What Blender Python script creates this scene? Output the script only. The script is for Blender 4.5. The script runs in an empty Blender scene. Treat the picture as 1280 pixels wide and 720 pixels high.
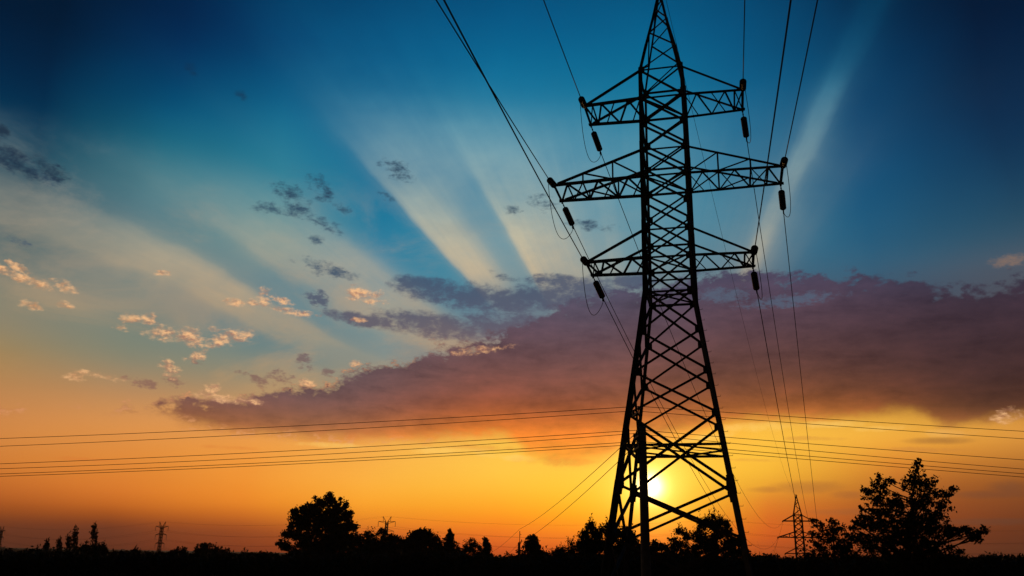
import bpy, math, random
import numpy as np
from mathutils import Vector, Matrix

# ------------------------------------------------------------------ camera
FPX, HY, ROLL = 1076.0847, 695.0148, 0.0186
TH = math.atan2(HY - 360, FPX)
CAMZ = 1.6
sc = bpy.context.scene
RV = Vector((1, 0, 0)); FV = Vector((0, math.cos(TH), math.sin(TH))); UV = Vector((0, -math.sin(TH), math.cos(TH)))
cr, sr = math.cos(ROLL), math.sin(ROLL)
r2 = RV * cr + UV * sr; u2 = UV * cr - RV * sr
cam_d = bpy.data.cameras.new('camera'); cam = bpy.data.objects.new('camera', cam_d); sc.collection.objects.link(cam)
m = Matrix(((r2.x, u2.x, -FV.x, 0), (r2.y, u2.y, -FV.y, 0), (r2.z, u2.z, -FV.z, CAMZ), (0, 0, 0, 1)))
cam.matrix_world = m
cam_d.sensor_width = 36; cam_d.lens = FPX / 1280 * 36; cam_d.clip_start = .1; cam_d.clip_end = 30000
sc.camera = cam
sc.view_settings.view_transform = 'Standard'; sc.view_settings.look = 'None'
sc.view_settings.exposure = 0; sc.view_settings.gamma = 1


def ray(x, y):
    """unit direction through a point of the photograph (survey of the place)"""
    a, b = x - 640, y - 360
    return (r2 * a - u2 * b + FV * FPX).normalized()


def azel(x, y):
    d = ray(x, y)
    return math.degrees(math.atan2(d.x, d.y)), math.degrees(math.asin(d.z))


def at(x, y, D):
    d = ray(x, y); k = D / math.hypot(d.x, d.y)
    return Vector((d.x * k, d.y * k, CAMZ + d.z * k))


def mpp(P):
    return (P - Vector((0, 0, CAMZ))).dot(FV) / FPX


def lin(c):
    return tuple(((v / 255 / 12.92) if v / 255 <= .04045 else ((v / 255 + .055) / 1.055) ** 2.4) for v in c) + (1,)


# ------------------------------------------------------------------ world
SUNPX = (813, 608)
SD = ray(*SUNPX)
SUN_EL = math.asin(SD.z); SUN_AZ = math.atan2(SD.x, SD.y)
W = bpy.data.worlds.new('World'); sc.world = W; W.use_nodes = True
NT = W.node_tree; NT.nodes.clear()


class S:                                     # a scalar or vector socket with arithmetic
    def __init__(s, k): s.k = k
    def __add__(a, b): return op('ADD', a, b)
    __radd__ = __add__
    def __sub__(a, b): return op('SUBTRACT', a, b)
    def __rsub__(a, b): return op('SUBTRACT', b, a)
    def __mul__(a, b): return op('MULTIPLY', a, b)
    __rmul__ = __mul__
    def __truediv__(a, b): return op('DIVIDE', a, b)
    def __neg__(a): return op('MULTIPLY', a, -1.0)


def setin(inp, v):
    if isinstance(v, S): NT.links.new(v.k, inp)
    else: inp.default_value = v


def op(o, a, b=0.0, clamp=False):
    n = NT.nodes.new('ShaderNodeMath'); n.operation = o; n.use_clamp = clamp
    setin(n.inputs[0], a); setin(n.inputs[1], b); return S(n.outputs[0])


def smooth(x, a, b, lo=0.0, hi=1.0):
    n = NT.nodes.new('ShaderNodeMapRange'); n.interpolation_type = 'SMOOTHSTEP'
    flip = a > b
    if flip: a, b, lo, hi = b, a, hi, lo
    setin(n.inputs[0], x)
    for i, v in enumerate((a, b, lo, hi)): n.inputs[1 + i].default_value = v
    return S(n.outputs[0])


def vec(x, y, z=0.0):
    n = NT.nodes.new('ShaderNodeCombineXYZ')
    for i, v in enumerate((x, y, z)): setin(n.inputs[i], v)
    return S(n.outputs[0])


def noise(v, scale, detail=5, rough=.55, dist=0.0):
    n = NT.nodes.new('ShaderNodeTexNoise'); setin(n.inputs['Vector'], v)
    n.inputs['Scale'].default_value = scale; n.inputs['Detail'].default_value = detail
    n.inputs['Roughness'].default_value = rough; n.inputs['Distortion'].default_value = dist
    return S(n.outputs[0]) - 0.5


def curve(x, pts):
    """piecewise smooth function through pts"""
    x0, x1 = pts[0][0], pts[-1][0]; ys = [p[1] for p in pts]; y0, y1 = min(ys), max(ys)
    if y1 - y0 < 1e-6: y1 = y0 + 1
    n = NT.nodes.new('ShaderNodeFloatCurve'); c = n.mapping.curves[0]
    norm = [((a - x0) / (x1 - x0), (b - y0) / (y1 - y0)) for a, b in pts]
    c.points[0].location = norm[0]; c.points[1].location = norm[-1]
    for q in norm[1:-1]: c.points.new(*q)
    for q in c.points: q.handle_type = 'AUTO_CLAMPED'
    n.mapping.update()
    setin(n.inputs[1], op('MULTIPLY_ADD', 0, 0) if False else (x - x0) * (1 / (x1 - x0)))
    return S(n.outputs[0]) * (y1 - y0) + y0


def mix(f, a, b, mode='MIX'):
    n = NT.nodes.new('ShaderNodeMix'); n.data_type = 'RGBA'; n.blend_type = mode; n.clamp_factor = True
    setin(n.inputs[0], f)
    for i, v in ((6, a), (7, b)):
        if isinstance(v, S): NT.links.new(v.k, n.inputs[i])
        else: n.inputs[i].default_value = v
    return S(n.outputs[2])


def ramp(f, stops, interp='B_SPLINE'):
    n = NT.nodes.new('ShaderNodeValToRGB'); setin(n.inputs[0], f); r = n.color_ramp; r.interpolation = interp
    st = sorted(stops); r.elements[0].position = st[0][0]; r.elements[0].color = st[0][1]
    r.elements[1].position = st[-1][0]; r.elements[1].color = st[-1][1]
    for pos, col in st[1:-1]:
        e = r.elements.new(pos); e.color = col
    return S(n.outputs[0])


tc = NT.nodes.new('ShaderNodeTexCoord'); GEN = S(tc.outputs['Generated'])
sx = NT.nodes.new('ShaderNodeSeparateXYZ'); NT.links.new(GEN.k, sx.inputs[0])
X, Y, Z = (S(o) for o in sx.outputs)
AZ = op('ARCTAN2', X, Y) * (180 / math.pi)
EL = op('ARCSINE', Z) * (180 / math.pi)
P2 = vec(AZ, EL)                            # degrees


def dot(v):
    n = NT.nodes.new('ShaderNodeVectorMath'); n.operation = 'DOT_PRODUCT'
    NT.links.new(GEN.k, n.inputs[0]); n.inputs[1].default_value = v; return S(n.outputs['Value'])


# angular distance and position angle about the sun
E1 = Vector((0, 0, 1)); E1 = (E1 - SD * E1.dot(SD)).normalized(); E2 = E1.cross(SD).normalized() * -1   # E2 to the left
if E2.x > 0: E2 = -E2
a1, a2, a3 = dot(E1), dot(E2), dot(SD)
SDIST = op('ARCCOSINE', op('MINIMUM', a3, 0.9999999)) * (180 / math.pi)
SANG = op('ARCTAN2', a2, a1) * (180 / math.pi)     # 0 above the sun, + to the left


def sang(x, y):
    d = ray(x, y); return math.degrees(math.atan2(d.dot(E2), d.dot(E1)))


def elf(x, y): return (azel(x, y)[1] + 5) / 50


FEL = (EL + 5.0) * (1 / 50)

# columns of clear sky: (pixel column in the survey, [(row, colour), ...])
COLS = [
 (-20, [(0,(0,25,51)),(60,(0,33,63)),(120,(0,46,79)),(180,(8,69,91)),(225,(44,82,98)),(270,(62,96,106)),(320,(92,112,112)),(360,(118,124,112)),(400,(136,130,110)),(440,(158,133,86)),(500,(198,132,78)),(545,(208,133,65)),(585,(202,117,46)),(620,(181,92,37)),(640,(155,77,29)),(654,(120,58,32)),(672,(102,49,29)),(690,(82,40,30))]),
 (160, [(0,(0,35,75)),(60,(0,50,93)),(120,(0,79,118)),(160,(20,98,124)),(200,(40,115,132)),(240,(72,122,134)),(270,(76,120,132)),(320,(94,124,128)),(370,(98,124,124)),(410,(106,126,120)),(450,(132,134,112)),(490,(182,135,91)),(530,(224,149,78)),(570,(224,138,55)),(605,(222,126,46)),(632,(200,103,32)),(648,(157,75,29)),(660,(118,56,34)),(675,(112,51,31)),(690,(98,42,24))]),
 (320, [(0,(0,46,93)),(60,(0,63,110)),(120,(0,94,134)),(160,(24,113,144)),(200,(40,123,148)),(240,(54,132,150)),(290,(64,134,144)),(340,(80,124,138)),(400,(84,122,134)),(440,(106,130,128)),(480,(156,140,108)),(520,(214,149,87)),(560,(242,157,65)),(600,(242,148,50)),(630,(234,133,36)),(648,(208,106,34)),(662,(167,78,32)),(678,(155,67,29)),(692,(128,51,25))]),
 (470, [(0,(0,63,110)),(60,(0,77,124)),(120,(0,92,136)),(180,(0,102,146)),(240,(8,113,150)),(290,(34,121,153)),(340,(50,130,158)),(390,(76,136,152)),(440,(112,136,140)),(490,(170,146,110)),(530,(214,153,87)),(560,(246,170,73)),(600,(251,178,65)),(630,(251,163,38)),(655,(242,133,36)),(672,(210,95,31)),(692,(177,69,25))]),
 (620, [(0,(0,77,124)),(60,(0,94,138)),(120,(0,109,150)),(180,(0,117,157)),(240,(24,126,161)),(290,(52,134,161)),(340,(76,138,157)),(400,(100,120,134)),(450,(130,118,116)),(500,(190,125,73)),(545,(248,189,73)),(580,(251,198,74)),(610,(251,187,54)),(635,(251,161,31)),(655,(248,133,25)),(675,(228,99,27)),(692,(193,71,24))]),
 (817, [(0,(0,84,128)),(60,(0,98,140)),(120,(0,113,150)),(180,(24,126,159)),(240,(54,136,163)),(300,(70,138,161)),(350,(80,130,146)),(420,(110,90,90)),(490,(190,106,48)),(530,(244,154,48)),(570,(251,198,68)),(610,(251,208,50)),(640,(251,182,10)),(660,(248,147,10)),(680,(232,106,18)),(695,(202,77,19))]),
 (950, [(0,(0,73,116)),(60,(0,84,126)),(120,(0,92,134)),(180,(10,102,140)),(240,(36,113,144)),(300,(50,117,144)),(350,(62,109,132)),(420,(80,66,78)),(500,(160,96,43)),(530,(250,189,67)),(560,(248,191,63)),(590,(242,180,51)),(612,(222,147,44)),(630,(216,119,36)),(650,(204,95,28)),(670,(202,80,22)),(700,(137,49,18))]),
 (1110,[(0,(0,46,83)),(60,(0,56,95)),(120,(0,65,106)),(180,(0,73,114)),(240,(14,84,122)),(300,(28,90,122)),(345,(52,94,118)),(420,(70,54,66)),(500,(150,92,40)),(530,(244,181,67)),(556,(236,164,57)),(580,(218,130,43)),(605,(181,103,38)),(630,(157,77,31)),(660,(133,60,29)),(700,(96,36,19))]),
 (1300,[(0,(0,23,53)),(60,(0,31,63)),(120,(0,39,73)),(180,(6,50,83)),(240,(24,67,95)),(290,(42,81,102)),(330,(84,92,104)),(420,(60,48,58)),(500,(130,82,41)),(530,(226,154,67)),(556,(206,135,54)),(590,(147,84,36)),(620,(122,65,32)),(650,(106,52,29)),(700,(76,32,25))]),
]
AZW = AZ + noise(P2, .12, 2) * 3.0
base = None
for i, (cx, rows) in enumerate(COLS):
    stops = [(elf(cx, y), lin(c)) for y, c in rows]
    top = rows[0][1]
    stops += [(min(.995, elf(cx, 0) + .12), lin(tuple(v * .7 for v in top))), (0.0, lin(tuple(v * .6 for v in rows[-1][1])))]
    n = ramp(FEL, stops)
    if base is None: base, pa = n, azel(cx, 500)[0]
    else:
        a = azel(cx, 500)[0]
        n0 = NT.nodes.new('ShaderNodeMapRange'); setin(n0.inputs[0], AZW); n0.inputs[1].default_value = pa; n0.inputs[2].default_value = a
        base = mix(S(n0.outputs[0]), base, n); pa = a

# --- shafts of light fanning up from the sun
def A(x, y): return sang(x, y)
prof = [(-90, 0), (-40, 0), (-33, .08), (-29.2, .18), (-27.6, .36), (-26, .48), (-24.8, .42), (-23.0, .20), (-20, .14), (-12, .10), (-4, .14), (0, .16), (5, .24), (8, .36), (10, .34), (13, .42), (17, .56), (20, .66),
        (24, .74), (27.0, .82), (28.7, .38), (31, .22), (34, .40), (37, .62), (39.6, .70), (41.4, .12), (44, 0.0), (47.5, .04), (50.5, .30), (53, .50), (56, .50), (59.5, .30), (62, .16), (64, .26), (66.6, .62), (68.6, .44), (70.6, .08), (73, .26), (76, .36), (80, .3), (90, .1)]
prof = [(a + 90, b) for a, b in prof]
an = SANG + noise(P2, .22, 3) * 1.6 + noise(P2, .10, 3) * 7.0 * smooth(SANG, 50.0, 60.0)
ANC = op('MINIMUM', op('MAXIMUM', an + 90.0, 0.0), 180.0)
R = curve(ANC, prof)
RF = curve(ANC, [(0, 0), (58, .02), (60.8, .08), (62.4, .24), (63.8, .52), (64.9, .42), (66.6, .14), (70, .08), (80, .16), (90, .26), (105, .46), (116, .58), (122, .56), (127, .38), (131, .14), (135, .02), (138, .08), (145, .30), (155, .26), (180, 0)])
hi_f = smooth(EL, azel(640, 290)[1], azel(640, 150)[1])
R = R * (1.0 - hi_f) + RF * hi_f
R = R * (1.0 - (1.0 - smooth(EL, azel(640, 400)[1], azel(640, 335)[1])) * smooth(SANG, 47.0, 43.0))
patch = noise(vec(AZ * .10, EL * .16, 3.0), 1.0, 5, .6)
streak = noise(vec(SANG * .42, SDIST * .05, 1.0), 1.0, 4, .65)
lit_el = curve(op('MINIMUM', op('MAXIMUM', EL, 0.0), 60.0), [(0, 0.0), (azel(640, 500)[1], .0), (azel(640, 430)[1], .55), (azel(640, 380)[1], .85), (azel(640, 300)[1], 1.0), (azel(640, 200)[1], .92), (azel(640, 140)[1], .66), (azel(640, 80)[1], .36), (azel(640, 0)[1], .32), (50, .2), (60, 0)])
left_f = smooth(AZ, azel(330, 400)[0], azel(-60, 400)[0], .92, .36)
right_f = smooth(AZ, azel(950, 100)[0], azel(1180, 100)[0], 1.0, .85)
left_top = 1.0 - (1.0 - smooth(EL, azel(250, 170)[1], azel(250, 330)[1])) * smooth(SANG, 43.0, 50.0)
RR = op('MULTIPLY', 1.16 * R * lit_el * left_f * right_f * left_top, 1.0 + patch * 1.7 + streak * .55, True)
CREAM = ramp(FEL, [(elf(640, y), lin(c)) for y, c in [(-60, (0, 90, 135)), (0, (6, 104, 144)), (70, (10, 120, 160)), (120, (50, 140, 170)), (160, (104, 160, 176)), (210, (146, 176, 178)), (270, (176, 182, 166)), (330, (200, 182, 150)), (380, (212, 178, 134)), (430, (216, 174, 114)), (520, (236, 180, 96))]])
sky = mix(RR, base, CREAM)
# thin mottled veil, upper left to centre
veil = smooth(noise(vec(AZ * .09 + EL * .06, EL * .20 - AZ * .03, 7.0), 1.0, 7, .62, .5), -.04, .20) * smooth(EL, azel(300, 170)[1], azel(300, 270)[1]) * smooth(AZ, azel(900, 200)[0], azel(640, 200)[0]) * smooth(EL, azel(300, 540)[1], azel(300, 450)[1])
sky = mix(veil * .34, sky, ramp(FEL, [(elf(300, y), lin(c)) for y, c in [(100, (40, 100, 124)), (160, (90, 130, 142)), (230, (130, 146, 146)), (300, (176, 160, 138)), (400, (200, 160, 118)), (480, (214, 158, 96))]]))

# --- clouds
fine = noise(vec(AZ, EL * 1.6, 0.0), .8, 8, .62, .15)
mid_n = noise(vec(AZ * .8, EL * 1.6, 5.0), .22, 6, .6, .2)
fine2 = noise(vec(AZ * .8, EL * 1.6, 11.0), 2.6, 6, .6)


def cloudset(lst, nz=fine, amp=4.2, nz2=fine2, amp2=3.4, grow=1.0):
    """union of soft ellipses (given where the survey has them), broken up by noise"""
    f = None
    for (x, y, rx, ry, rot) in lst:
        a, e = azel(x, y); P = ray(x, y); s = math.degrees(1 / (P.dot(FV) and (FPX / P.dot(FV))))
        s = math.degrees(P.dot(FV) / FPX)
        ca, sa = math.cos(math.radians(rot)), math.sin(math.radians(rot))
        ce = math.cos(math.radians(e))
        dx = (AZ - a) * (ce / s); dy = (EL - e) * (-1 / s)
        u = (dx * ca + dy * sa) * (1 / (rx * grow)); v = (dy * ca - dx * sa) * (1 / (ry * grow))
        d = 1.0 - (u * u + v * v)
        f = d if f is None else op('MAXIMUM', f, d)
    f = op('MAXIMUM', f, -3.0)
    return f + nz * amp + nz2 * amp2


dark = cloudset([(12,197,18,11,35),(42,213,30,9,15),(62,210,12,8,30),(364,243,20,9,20),(396,229,13,8,25),(403,247,9,5,0),(338,261,16,7,0),(375,264,20,8,20),(409,282,20,6,18),(394,301,8,5,0),(409,336,28,8,12),(497,213,20,9,25),
                 (404,234,12,5,30),(482,246,9,4,15),(677,253,15,8,10),(643,262,8,5,0),(739,282,22,5,8),(629,346,16,4,14),(240,88,7,5,40),(300,118,8,4,20),(20,300,14,4,20),(430,262,10,5,20)], fine, 4.2, fine2, 3.0, 1.45)
dm = smooth(dark, .0, 1.9)
sky = mix(dm * .92, sky, ramp(FEL, [(elf(640, y), lin(c)) for y, c in [(80, (0, 46, 82)), (200, (26, 48, 74)), (300, (44, 74, 98)), (360, (66, 84, 106))]]))
shelf = cloudset([(545,364,48,16,6),(515,356,30,12,0),(592,372,40,18,4),(640,376,50,16,0),(690,372,60,20,0),(550,408,86,16,6),(470,402,46,9,4),(650,408,80,18,4),(740,368,60,22,0),(700,352,44,9,4),(790,352,40,12,0),(450,399,46,9,6)], fine, 3.0, fine2, 1.8)
shm = smooth(shelf, -.5, 1.0)
shcol = ramp(FEL, [(elf(560, y), lin(c)) for y, c in [(340, (58, 78, 106)), (385, (72, 80, 104)), (420, (92, 84, 100)), (470, (120, 96, 92)), (500, (140, 100, 86))]])
sky = mix(shm * .86, sky, shcol)

scud = smooth(cloudset([(397,373,18,9,10),(379,450,9,9,40),(385,458,8,4,30),(411,464,9,6,0),(176,479,20,5,6),(160,474,14,3,6),(216,474,11,7,20),(332,480,14,6,0),(352,472,17,8,0),(320,474,7,5,0),(300,466,8,3,0),(246,452,9,4,0)], fine, 4.4, fine2, 3.8, 1.25), .1, 1.4)
sky = mix(scud * .8, sky, shcol)
# the great cloud bank: upper and lower edge as elevation over azimuth
TOP = [(-300, 520), (100, 514), (176, 507), (230, 500), (300, 493), (340, 480), (400, 480), (437, 464), (500, 450), (540, 438), (600, 426), (640, 404), (680, 390), (730, 372), (790, 360), (850, 350), (890, 345), (940, 334), (975, 346), (1017, 337), (1044, 343), (1081, 344), (1130, 343), (1175, 357), (1212, 360), (1250, 352), (1290, 346), (1500, 350)]
BOT = [(-300, 518), (100, 515), (176, 516), (230, 530), (300, 543), (400, 549), (480, 553), (560, 549), (620, 547), (650, 562), (700, 580), (740, 582), (775, 568), (810, 556), (850, 545), (880, 536), (930, 528), (1000, 525), (1080, 522), (1120, 517), (1160, 522), (1200, 532), (1230, 528), (1290, 522), (1500, 530)]
pt = [azel(x, y) for x, y in TOP]; pb = [azel(x, y) for x, y in BOT]
AZc = op('MINIMUM', op('MAXIMUM', AZ, pt[0][0] + .01), pt[-1][0] - .01)
et = curve(AZc, pt); eb = curve(AZc, pb)
up = et - EL + mid_n * 2.6 + fine * 3.4 + fine2 * 1.3
lo = EL - eb + mid_n * 2.0 + fine * 1.0
thick = smooth(up, -.25, .6) * smooth(lo, -.5, .8)
# gap of clearer air under the shelf right of the pylon
gap = smooth(cloudset([(985, 376, 74, 10, -2), (905, 370, 40, 12, 0)], fine, 1.3), .0, 1.2)
bl = ramp(FEL, [(elf(400, y), lin(c)) for y, c in [(430, (92, 80, 92)), (470, (96, 78, 86)), (500, (108, 78, 78)), (520, (128, 84, 68)), (540, (168, 102, 60)), (556, (222, 138, 62))]])
bm = ramp(FEL, [(elf(700, y), lin(c)) for y, c in [(340, (64, 72, 98)), (375, (74, 72, 94)), (410, (86, 70, 86)), (450, (102, 70, 74)), (490, (124, 72, 60)), (515, (160, 80, 46)), (540, (226, 118, 40)), (565, (250, 150, 48)), (590, (255, 180, 60))]])
bR = ramp(FEL, [(elf(960, y), lin(c)) for y, c in [(335, (62, 62, 88)), (360, (72, 62, 84)), (385, (82, 62, 78)), (420, (82, 58, 66)), (460, (92, 58, 54)), (490, (118, 68, 46)), (510, (160, 88, 44)), (528, (210, 124, 52)), (545, (244, 170, 70))]])
bE = ramp(FEL, [(elf(1260, y), lin(c)) for y, c in [(335, (52, 52, 74)), (370, (58, 44, 58)), (420, (60, 42, 50)), (470, (66, 42, 42)), (500, (78, 46, 38)), (520, (104, 62, 40)), (545, (160, 100, 54))]])


def lerp_az(x0, x1):
    n = NT.nodes.new('ShaderNodeMapRange'); n.interpolation_type = 'SMOOTHSTEP'; setin(n.inputs[0], AZ)
    n.inputs[1].default_value = azel(x0, 450)[0]; n.inputs[2].default_value = azel(x1, 450)[0]; return S(n.outputs[0])


bank = mix(lerp_az(380, 640), bl, bm); bank = mix(lerp_az(720, 960), bank, bR); bank = mix(lerp_az(960, 1240), bank, bE)
fold = noise(vec(AZ * .30 + EL * .1, EL * 1.25, 21.0), .55, 7, .62, .4)
tex = mid_n * 2.0 + fine * 1.5 + fold * 3.6
bank = mix(op('MULTIPLY', op('ABSOLUTE', tex), 1.0), bank, mix(smooth(tex, -.01, .01), mix(1.0, bank, (.60, .60, .68, 1), 'MULTIPLY'), mix(1.0, bank, (1.38, 1.28, 1.22, 1), 'MULTIPLY')))
bank = mix(gap * .8, bank, lin((78, 94, 116)))
sky = mix(thick * .97, sky, bank)
rim = thick * (1.0 - thick) * 4.0
rimf = rim * smooth(AZ, azel(640, 400)[0], azel(420, 400)[0]) * smooth(fine2 + fine, -.02, .2)
sky = mix(rimf * .55, sky, lin((226, 156, 104)))

lit = cloudset([(4,338,9,6,10),(22,334,14,5,20),(37,351,24,6,12),(81,358,15,6,15),(39,382,12,5,12),(78,381,10,4,0),(164,398,10,6,0),(187,400,10,7,30),(152,410,9,4,0),(203,416,21,8,5),(236,422,18,10,10),(281,424,30,9,-14),(307,417,10,7,0),(246,446,12,6,-20),(212,462,13,8,30),(92,472,11,5,0),
                (294,378,13,4,0),(330,371,9,10,0),(349,374,16,4,10),(375,391,24,4,5),(315,378,8,4,0),(454,368,26,9,10),(202,341,10,3,0),(266,485,10,6,0),(290,499,32,5,4),(254,493,10,5,0),(382,478,14,4,8),(445,455,8,4,-10),(130,471,30,4,5),(600,438,30,4,-8),(268,412,7,4,0),(448,400,8,3,0),(1260,521,14,9,0)], fine, 3.8, fine2, 2.8, 1.35)
lm = smooth(lit, -.05, 1.7)
shade_n = noise(vec(AZ + .12, EL * 1.6 + .22, 0.0), .8, 8, .62, .15)
bright = smooth(fine - shade_n, -.10, .10)
litcol = mix(bright, mix(smooth(AZ, azel(230, 400)[0], azel(120, 400)[0]), lin((176, 122, 98)), lin((200, 140, 96))), lin((250, 192, 136)))
sky = mix(lm * .9, sky, litcol)
tan_ = smooth(cloudset([(1261,326,26,9,0)], fine, 1.6), -.2, 1.6)
sky = mix(tan_ * .55, sky, lin((150, 118, 96)))
low = smooth(cloudset([(1010,609,52,9,0),(1060,618,24,6,0),(1171,551,44,5,2),(1261,611,30,12,0),(1230,618,60,6,0),(960,612,30,5,0),(1100,640,90,5,0),(1240,652,90,5,0),(520,596,0.5,.5,0)], mid_n, 1.6, fine, 1.0), -.3, 1.4)
sky = mix(low * .5, sky, mix(lerp_az(1000, 1240), lin((150, 88, 48)), lin((96, 62, 48))))

gold = smooth(cloudset([(950,534,60,7,0),(1045,530,60,5,0),(885,547,40,5,-8),(1110,535,40,5,0),(560,563,70,5,-2),(420,557,60,4,0),(640,572,50,5,4),(1190,541,40,6,0)], mid_n, 2.6, fine, 3.2), -.1, 1.5)
sky = mix(gold * .55, sky, mix(lerp_az(1040, 1240), lin((255, 206, 104)), lin((232, 168, 92))))
wisp = smooth(cloudset([(700,577,56,7,0),(610,560,60,5,0),(830,548,50,5,0),(1010,548,46,3,2),(1150,562,60,4,3),(300,560,60,3,0),(120,575,60,3,0),(930,575,40,3,2)], mid_n, 2.6, fine, 3.2), -.1, 1.6)
sky = mix(wisp * .38, sky, mix(lerp_az(760, 1000), lin((214, 116, 50)), lin((190, 120, 62))))
spot = smooth(cloudset([(10,196,22,12,25),(26,208,26,8,20),(62,212,20,9,20),(4,163,8,5,40)], fine, 3.4, fine2, 2.2, 1.3), -.3, 1.5)
sky = mix(spot * .8, sky, lin((26, 42, 62)))

# faint unevenness of the air
mott = 1.0 + noise(vec(AZ * .3, EL * .9, 2.0), .35, 4) * .10
sky = mix(1.0, sky, vec(mott, mott, mott), 'MULTIPLY')


def scol(c, f): # colour * scalar
    return mix(1.0, c, vec(f, f, f), 'MULTIPLY')


def expf(x): return op('POWER', 2.718281828, x)


dusk = smooth(EL, azel(640, 625)[1], azel(640, 680)[1]) * smooth(op('ABSOLUTE', AZ - math.degrees(SUN_AZ)), 6.0, 24.0)
sky = scol(sky, 1.0 - dusk * .26)
# sun disc and aureole
SDW = SDIST
clear = 1.0 - thick * .55

g1 = expf(SDW * (-1 / 1.0)); g2 = expf(SDW * (-1 / 3.2)) * clear; g3 = expf(SDW * (-1 / 8.0)) * clear
glow = mix(1.0, scol((1.0, .80, .25, 1), g1 * 1.5), scol((.80, .24, .0, 1), g2 * .30), 'ADD')
glow = mix(1.0, glow, scol((.30, .07, .0, 1), g3 * .12), 'ADD')
glow = mix(1.0, glow, scol((2.6, 2.2, 1.7, 1), expf(op('MULTIPLY', SDW * SDW, -1 / .42))), 'ADD')
sky = mix(1.0, sky, glow, 'ADD')
# dusk falls off away from the sunset side, and the ground side of the dome is dark
SIDE = smooth(op('COSINE', op('ARCTAN2', X, Y) - .05), -.1, .78, .10, 1.0)
DOWN = smooth(EL, -6.0, -1.0, .08, 1.0)
HZD = .00007                                   # density of the haze layer below: the sky above it is brighter by what the haze takes
path = op('MINIMUM', op('DIVIDE', 68.0, op('MAXIMUM', Z, .001)), 3000.0)
sky = scol(sky, SIDE * DOWN * expf(path * (HZD * .75)))
ns = NT.nodes.new('ShaderNodeTexSky'); ns.sky_type = 'NISHITA'; ns.sun_disc = False
ns.sun_elevation = SUN_EL; ns.sun_rotation = SUN_AZ; ns.altitude = 100; ns.dust_density = 2.0
b1 = NT.nodes.new('ShaderNodeBackground'); NT.links.new(ns.outputs[0], b1.inputs[0]); b1.inputs[1].default_value = 0.0006
b2 = NT.nodes.new('ShaderNodeBackground'); NT.links.new(sky.k, b2.inputs[0]); b2.inputs[1].default_value = 1.0
ad = NT.nodes.new('ShaderNodeAddShader'); NT.links.new(b1.outputs[0], ad.inputs[0]); NT.links.new(b2.outputs[0], ad.inputs[1])
wo = NT.nodes.new('ShaderNodeOutputWorld'); NT.links.new(ad.outputs[0], wo.inputs[0])
W.cycles.sampling_method = 'MANUAL'; W.cycles.sample_map_resolution = 512
sc.cycles.max_bounces = 3; sc.cycles.diffuse_bounces = 2; sc.cycles.glossy_bounces = 2

sun_d = bpy.data.lights.new('sun', 'SUN'); sun_d.energy = .4; sun_d.angle = math.radians(.5); sun_d.color = (1, .52, .2)
sun = bpy.data.objects.new('sun', sun_d); sc.collection.objects.link(sun)
sun.rotation_euler = (-SD).to_track_quat('-Z', 'Y').to_euler(); sun.location = (0, 0, 60)


# ------------------------------------------------------------------ materials
def mat(name, c1, c2, scale=8., rough=.8, metal=0., detail=4, bump=0.):
    mt = bpy.data.materials.new(name); mt.use_nodes = True; nt = mt.node_tree; b = nt.nodes['Principled BSDF']
    tcn = nt.nodes.new('ShaderNodeTexCoord'); no = nt.nodes.new('ShaderNodeTexNoise'); no.inputs['Scale'].default_value = scale; no.inputs['Detail'].default_value = detail
    nt.links.new(tcn.outputs['Object'], no.inputs['Vector'])
    rp = nt.nodes.new('ShaderNodeValToRGB'); rp.color_ramp.elements[0].position = .35; rp.color_ramp.elements[1].position = .68
    rp.color_ramp.elements[0].color = (*c1, 1); rp.color_ramp.elements[1].color = (*c2, 1)
    nt.links.new(no.outputs[0], rp.inputs[0]); nt.links.new(rp.outputs[0], b.inputs['Base Color'])
    b.inputs['Roughness'].default_value = rough; b.inputs['Metallic'].default_value = metal
    b.inputs['Specular IOR Level'].default_value = .3
    if bump:
        bp = nt.nodes.new('ShaderNodeBump'); bp.inputs['Strength'].default_value = bump; bp.inputs['Distance'].default_value = .02
        nt.links.new(no.outputs[0], bp.inputs['Height']); nt.links.new(bp.outputs[0], b.inputs['Normal'])
    return mt


STEEL = mat('weathered_steel', (.05, .048, .045), (.085, .075, .065), 3., .7, 0.)
RUST = mat('rusty_bolts', (.05, .03, .02), (.09, .05, .03), 9., .8)
GLASSY = mat('insulator_porcelain', (.05, .03, .02), (.07, .045, .03), 6., .35)
WIRE = mat('aged_cable', (.018, .018, .018), (.03, .03, .03), 5., .8)
CONC = mat('old_concrete', (.14, .13, .12), (.22, .21, .19), 4., .95, bump=.4)
LEAF = mat('dusk_foliage', (.030, .042, .018), (.055, .065, .025), 1.2, .8)
LEAF2 = mat('pale_foliage', (.04, .05, .02), (.065, .07, .03), 1.2, .8)
NEEDLE = mat('needle_foliage', (.022, .036, .022), (.04, .055, .03), 2., .8)
BARK = mat('bark', (.04, .032, .025), (.075, .06, .045), 6., .95, bump=.5)
GROUND = mat('rough_grass', (.035, .04, .02), (.07, .065, .035), .05, .95, detail=8)
WEED = mat('weeds', (.03, .04, .018), (.06, .06, .03), .8, .9)


# ------------------------------------------------------------------ mesh tools
def terrain(x, y):
    x = np.asarray(x, float); y = np.asarray(y, float); r = np.hypot(x, y)
    s = np.clip((y - 52) / 150, 0, 1); s = s * s * (3 - 2 * s)
    z = -11.5 * s
    z = z + .25 * np.sin(x * .07 + 1) * np.sin(y * .05) * np.clip((r - 20) / 60, 0, 1)
    z = z + 1.0 * np.sin(x * .004 + .5) * np.sin(y * .003 + 1) * np.clip((r - 400) / 800, 0, 1)
    return z


def tz(x, y): return float(terrain(x, y))


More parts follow.
